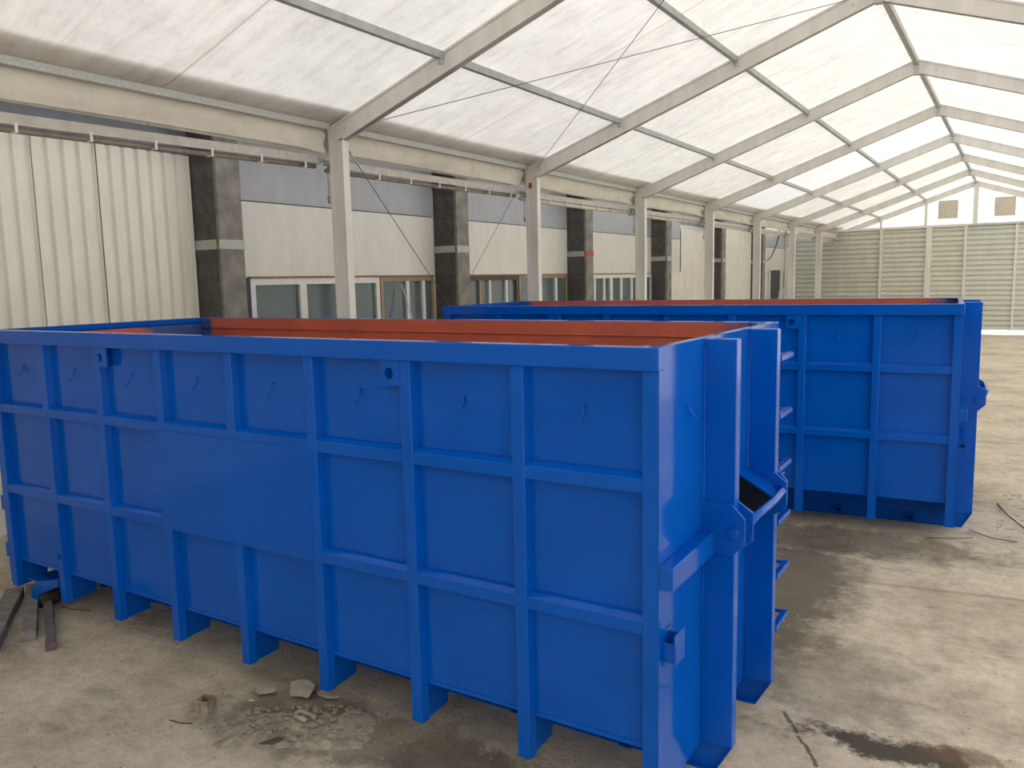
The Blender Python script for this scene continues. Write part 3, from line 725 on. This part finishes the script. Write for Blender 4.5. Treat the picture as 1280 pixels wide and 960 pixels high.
    # small catch on the end plate
    q = MB(); q.box(L1 + .008, L1 + .014, .05, .17, z_(.76), z_(.96)); q.box(L1 + .014, L1 + .085, .05, .06, z_(.79), z_(.90)).box(L1 + .014, L1 + .085, .14, .15, z_(.79), z_(.93)).box(L1 + .075, L1 + .083, .04, .19, z_(.78), z_(.95)); q.build('catch', BLUE, T, .002)
    # ladder steps on the end plate
    for z in (2.255, 1.845, 1.46, 1.07, .67, .28):
        q = MB(); zz = z_(z); y0_, y1_ = 1.92, 2.28
        q.box(L1 + .008, .20, y0_, y0_ + .02, zz - .022, zz).box(L1 + .008, .20, y1_ - .02, y1_, zz - .022, zz)
        q.box(.190, .232, y0_, y1_, zz - .026, zz + .004)
        o = q.build('ladder_step', BLUE, T, .003)
        q = MB()
        tp_ = [(y0_ + .01, zz + .003)]
        for j in range(9): tp_ += [(y0_ + .012 + j * .038, zz + .005), (y0_ + .016 + j * .038, zz + .014), (y0_ + .03 + j * .038, zz + .014), (y0_ + .034 + j * .038, zz + .005)]
        q.prism(tp_ + [(y1_ - .008, zz + .003)], 'x', .192, .230)
        q.build('tread_teeth', BLUE, o)
    # rear door: panel, ribs, hinges, latches
    q = MB(); q.box(L0 - .005, L0 + .045, .02, W - .02, g0 + .12, H - .06); q.build('rear_door', BLUE, T, .004)
    for y in (.5, 1.0, 1.4, 1.9):
        q = MB(); q.box(L0 - .06, L0 - .005, y - .04, y + .04, g0 + .14, H - .1); q.build('door_rib', BLUE, T, .004)
    for z in (z_(.33), z_(.80), z_(1.5)):
        q = MB(); q.box(L0 - .10, L0 + .02, .03, .09, z - .03, z + .03).tube([(L0 - .10, .06, z - .07), (L0 - .10, .06, z + .07)], .03, 10); q.build('hinge', BLUE, T, .003)
    q = MB(); q.tube([(U[7] + .04, .0, z_(.43)), (U[7] + .04, -.035, z_(.43))], .02, 10); q.build('door_stop', BLUE, T)
    # rollers in their forks below the door end
    for v0, v1, sg in ((.035, .36, 1), (W - .36, W - .035, -1)):
        u = L0 + .36
        q = MB(); q.tube([(u, v0 + .014, .078), (u, v1 - .014, .078)], .076, 24); ro = q.build('roller', BLACK, T)
        for y in (v0 + .001, v1 - .012):
            q = MB(); q.prism([(u - .09, .05), (u - .05, .012), (u, .03), (u + .05, .15), (u + .40, .29), (u + .40, .36), (u + .02, .27), (u - .09, .17)], 'y', y, y + .012)
            q.build('roller_bracket', BLUE, T, .002)
        q = MB(); q.box(u - .14, u + .30, v0 + .012, v1 - .012, .26, .275); q.build('roller_plate', BLUE, T)
    return T
T1 = build_container()
T2 = copy_tree(T1)
T1.location = (-1.6018, 3.8298, 0); T1.rotation_euler = (0, 0, .00264)
T2.location = (-.5647, 9.9327, 0); T2.rotation_euler = (0, 0, .0605)
tag(T1, 'large blue open-top roll-off container nearest the camera, red-brown inside', 'container', 'blue roll-off containers')
tag(T2, 'blue open-top roll-off container standing behind the nearer one, further back right', 'container', 'blue roll-off containers')

# ================================================================== SMALL THINGS ON THE FLOOR
def plank(a, b_, w, h, mat, label, tip=None):
    a, b_ = Vector((*a, 0)), Vector((*b_, 0)); ln = (b_ - a).length; dr = (b_ - a).normalized(); ang = math.atan2(dr.y, dr.x)
    c = MB(); n = 8; rg = []
    for i in range(n + 1):
        x = ln * i / n; jy = random.uniform(-.006, .006); jz = random.uniform(-.004, .004)
        rg.append([c.bm.verts.new((x, jy + s * w / 2, zz if zz == 0 else zz + jz)) for s, zz in ((-1, 0), (1, 0), (1, h), (-1, h))])
    for i in range(n):
        for j in range(4): c.bm.faces.new((rg[i][j], rg[i][(j + 1) % 4], rg[i + 1][(j + 1) % 4], rg[i + 1][j]))
    c.bm.faces.new(rg[0]); c.bm.faces.new(rg[-1])
    o = c.build('timber_baulk', mat, None, .006, loc=a); o.rotation_euler = (0, 0, ang)
    tag(o, label, 'timber', 'timbers by the container corner')
    return o, ln
plank((-8.30, 3.90), (-7.15, 3.10), .16, .10, WOODG, 'grey timber baulk farthest left, cut by the photo edge')
plank((-8.28, 4.06), (-7.12, 3.42), .12, .09, WOODG, 'cracked grey timber baulk, middle of the three on the floor')
o, ln = plank((-7.90, 4.00), (-6.78, 3.42), .075, .07, WOODP, 'slim dark timber with a purplish end, nearest the container corner')
c = MB(); c.box(ln, ln + .02, -.04, .04, -.0, .072); c.build('painted_end', speck('purple_paint', (.10, .05, .07), (.16, .09, .11), 10, .7), o)
# hollow steel offcut
c = MB(); s_ = .052; t_ = .008; hh = .095
c.box(-s_, s_, -s_, -s_ + t_, 0, hh).box(-s_, s_, s_ - t_, s_, 0, hh).box(-s_, -s_ + t_, -s_ + t_, s_ - t_, 0, hh).box(s_ - t_, s_, -s_ + t_, s_ - t_, 0, hh).box(-s_ + t_, s_ - t_, -s_ + t_, s_ - t_, 0, .03)
o = c.build('tube_offcut', speck('rusty_tube', (.16, .10, .06), (.42, .36, .28), 18, .8), None, .002, loc=(-4.79, 3.44, 0)); o.rotation_euler = (0, 0, .25)
tag(o, 'small rusty square tube offcut standing on the floor beside the dirt heap', 'offcut')
# heap of loose dirt
def heap(name, cx, cy, rx, ry, rot, h, mat, label, n=46, seed=1):
    random.seed(seed); from mathutils import noise as mn
    c = MB(); g = []
    for i in range(n + 1):
        row = []
        for j in range(n + 1):
            u = i / n * 2 - 1; v = j / n * 2 - 1; r = math.hypot(u, v)
            p = Vector((u * rx, v * ry, seed))
            r = r * (1 + .9 * (mn.fractal(p * 2.2 + Vector((7, 2, 9)), 1.0, 2.0, 5))); f = max(0, 1 - abs(r) ** 1.6) ** .9
            nz = mn.fractal(p * 4.5, 1.0, 2.2, 5) * .5 + .5; rid = abs(mn.noise(p * 11 + Vector((3, 1, 5))))
            f *= max(0, 1 - max(abs(u), abs(v)) ** 6)
            z = f * h * (.25 + 1.0 * max(0, nz)) + (f > .04) * .55 * h * rid * min(1, f * 3) + .016 * f * mn.noise(p * 40)
            row.append(c.bm.verts.new((u * rx, v * ry, z - .008)))
        g.append(row)
    for i in range(n):
        for j in range(n): c.bm.faces.new((g[i][j], g[i + 1][j], g[i + 1][j + 1], g[i][j + 1]))
    o = c.build(name, mat, None, loc=(cx, cy, 0)); o.rotation_euler = (0, 0, rot); tag(o, label, 'dirt', kind='stuff'); return o
heap('dirt_heap', -4.08, 3.62, .60, .30, .5, .05, DIRT, 'loose crumbly dirt heap on the floor in front of the container', seed=3)
def chip(name, x, y, pts, th, tilt, rz, mat, label, cat, group=None, z=.05):
    c = MB(); c.prism(pts, 'z', 0, th)
    o = c.build(name, mat, None, .003, loc=(x, y, z)); o.rotation_euler = (*tilt, rz); tag(o, label, cat, group); return o
def rough_poly(r1, r2, n=9, jag=.25):
    return [(r1 * math.cos(2 * math.pi * i / n) * random.uniform(1 - jag, 1 + jag), r2 * math.sin(2 * math.pi * i / n) * random.uniform(1 - jag, 1 + jag)) for i in range(n)]
random.seed(11)
chip('dirt_flake', -4.35, 3.93, rough_poly(.10, .085), .014, (.35, .1), .3, CRUST, 'largest pale dirt flake propped on the back of the heap', 'dirt flake', z=.05)
chip('dirt_flake', -4.14, 3.99, rough_poly(.09, .04), .014, (.1, .1), .2, CRUST, 'long pale dirt flake at the right back of the heap', 'dirt flake', z=.035)
chip('dirt_flake', -4.58, 3.80, rough_poly(.07, .035), .012, (.3, -.1), .4, CRUST, 'narrow pale dirt flake at the left back of the heap', 'dirt flake', z=.035)
c = MB(); pts = [(.06 * math.cos(a) * 1.3, .04 * math.sin(a), .01 + .008 * math.sin(3 * a)) for a in [i * 2 * math.pi / 18 * .86 for i in range(19)]]
c.tube(pts, .018, 8); tag(c.build('dirt_curl', CRUST, None, loc=(-4.03, 3.66, .05)), 'curled ring-shaped lump of dried dirt on the front of the heap', 'dirt lump')
chip('metal_splinter', -4.05, 3.38, [(-.10, -.02), (.02, -.03), (.09, .01), (.03, .025)], .008, (.15, -.1), .6, TWIG, 'dark pointed splinter in front of the dirt heap', 'splinter', z=.02)
chip('plastic_scrap', -4.55, 3.64, [(-.02, -.006), (.02, -.006), (.02, .006), (-.02, .006)], .006, (.1, .2), .9, LIME, 'tiny lime green plastic scrap in the dirt heap', 'scrap', z=.045)
# lumps within the heap
for i in range(150):
    a = random.uniform(0, 2 * math.pi); r = math.sqrt(random.random()); u = r * math.cos(a) * .58; v = r * math.sin(a) * .28
    x = -4.08 + u * math.cos(.5) - v * math.sin(.5); y = 3.62 + u * math.sin(.5) + v * math.cos(.5)
    s = random.uniform(.006, .018)
    if i == 0: lumps = MB()
    pl = rough_poly(s * 1.4, s, 6, .35); z0 = .045 * (1 - r * r)
    lumps.prism([(x + p + 4.08, y + q - 3.62) for p, q in pl], 'z', z0, z0 + s * .9)
tag(lumps.build('dirt_crumbs', speck('crumb_soil', (.24, .21, .17), (.36, .32, .26), 20, .95), None, .003, loc=(-4.08, 3.62, 0)), 'small pale crumbs scattered over the dirt heap', 'crumbs', kind='stuff')
# twigs
def twig(pts, r, label):
    o0 = Vector(pts[0]); c = MB(); c.tube([Vector(p) - o0 for p in pts], r, 5); tag(c.build('twig', TWIG, None, loc=o0), label, 'twig', 'twigs on the floor')
twig([(-4.90, 3.22, .006), (-4.8, 3.23, .008), (-4.72, 3.27, .006)], .004, 'short dark twig in front of the tube offcut')
twig([(-7.62, 3.98, .006), (-7.45, 4.0, .008), (-7.28, 4.06, .006)], .004, 'thin dark stick on the floor beside the slim timber')
twig([(-.10, 11.95, .01), (.02, 11.3, .04), (.18, 10.9, .02), (.3, 10.55, .01)], .008, 'longest dark twig at the right edge beyond the containers')
twig([(-.35, 10.55, .01), (-.12, 10.25, .03), (.12, 10.3, .01)], .005, 'bent dark twig on the right, nearest of the scattered twigs')
twig([(-.75, 10.0, .01), (-.45, 10.1, .02), (-.3, 10.25, .01)], .004, 'thin twig lying right of the far container corner')
random.seed(5)
for i in range(60):
    if i == 0: lt = MB()
    x = random.uniform(-.1, .8); y = random.uniform(10.3, 12.6); a = random.uniform(0, 3.14); l = random.uniform(.02, .09)
    lt.tube([(x, y, .006), (x + l * math.cos(a), y + l * math.sin(a), .010)], .0025, 4)
tag(lt.build('litter', TWIG), 'thin scattered dry stalks on the floor right of the far container', 'litter', kind='stuff')
# far stack of rusty steel behind the containers
st = empty('steel_stack', (-5.3, 27.5, 0))
for zz in (0, .5, 1.0, 1.5):
    for yy in (-.6, .6):
        c = MB(); c.box(-1.2, 1.2, yy - .09, yy + .09, zz, zz + .42); c.build('bearer', WOODG, st, .004)
    c = MB()
    for xx in (-1.0, -.5, 0, .5, 1.0): c.box(xx - .1, xx + .1, -.9, .9, zz + .42, zz + .5)
    c.build('steel_layer', RUST, st, .004)
tag(st, 'stack of rusty steel and timber just showing above the far container', 'stack')
# folding ladder by the far door
ld = empty('step_ladder', (XW + .8, 40.6, 0))
for s_ in (-1, 1):
    for y in (-.22, .22):
        c = MB(); c.beam((s_ * .35, y, 0), (0.02 * s_, y, 2.35), .05, .03); c.build('leg', WHITE, ld)
for i in range(7):
    z = .3 + i * .3; x = .35 * (1 - z / 2.35); c = MB(); c.box(x - .04, x + .04, -.2, .2, z, z + .03); c.build('step', WHITE, ld)
tag(ld, 'white step ladder in front of the far dark door', 'ladder')
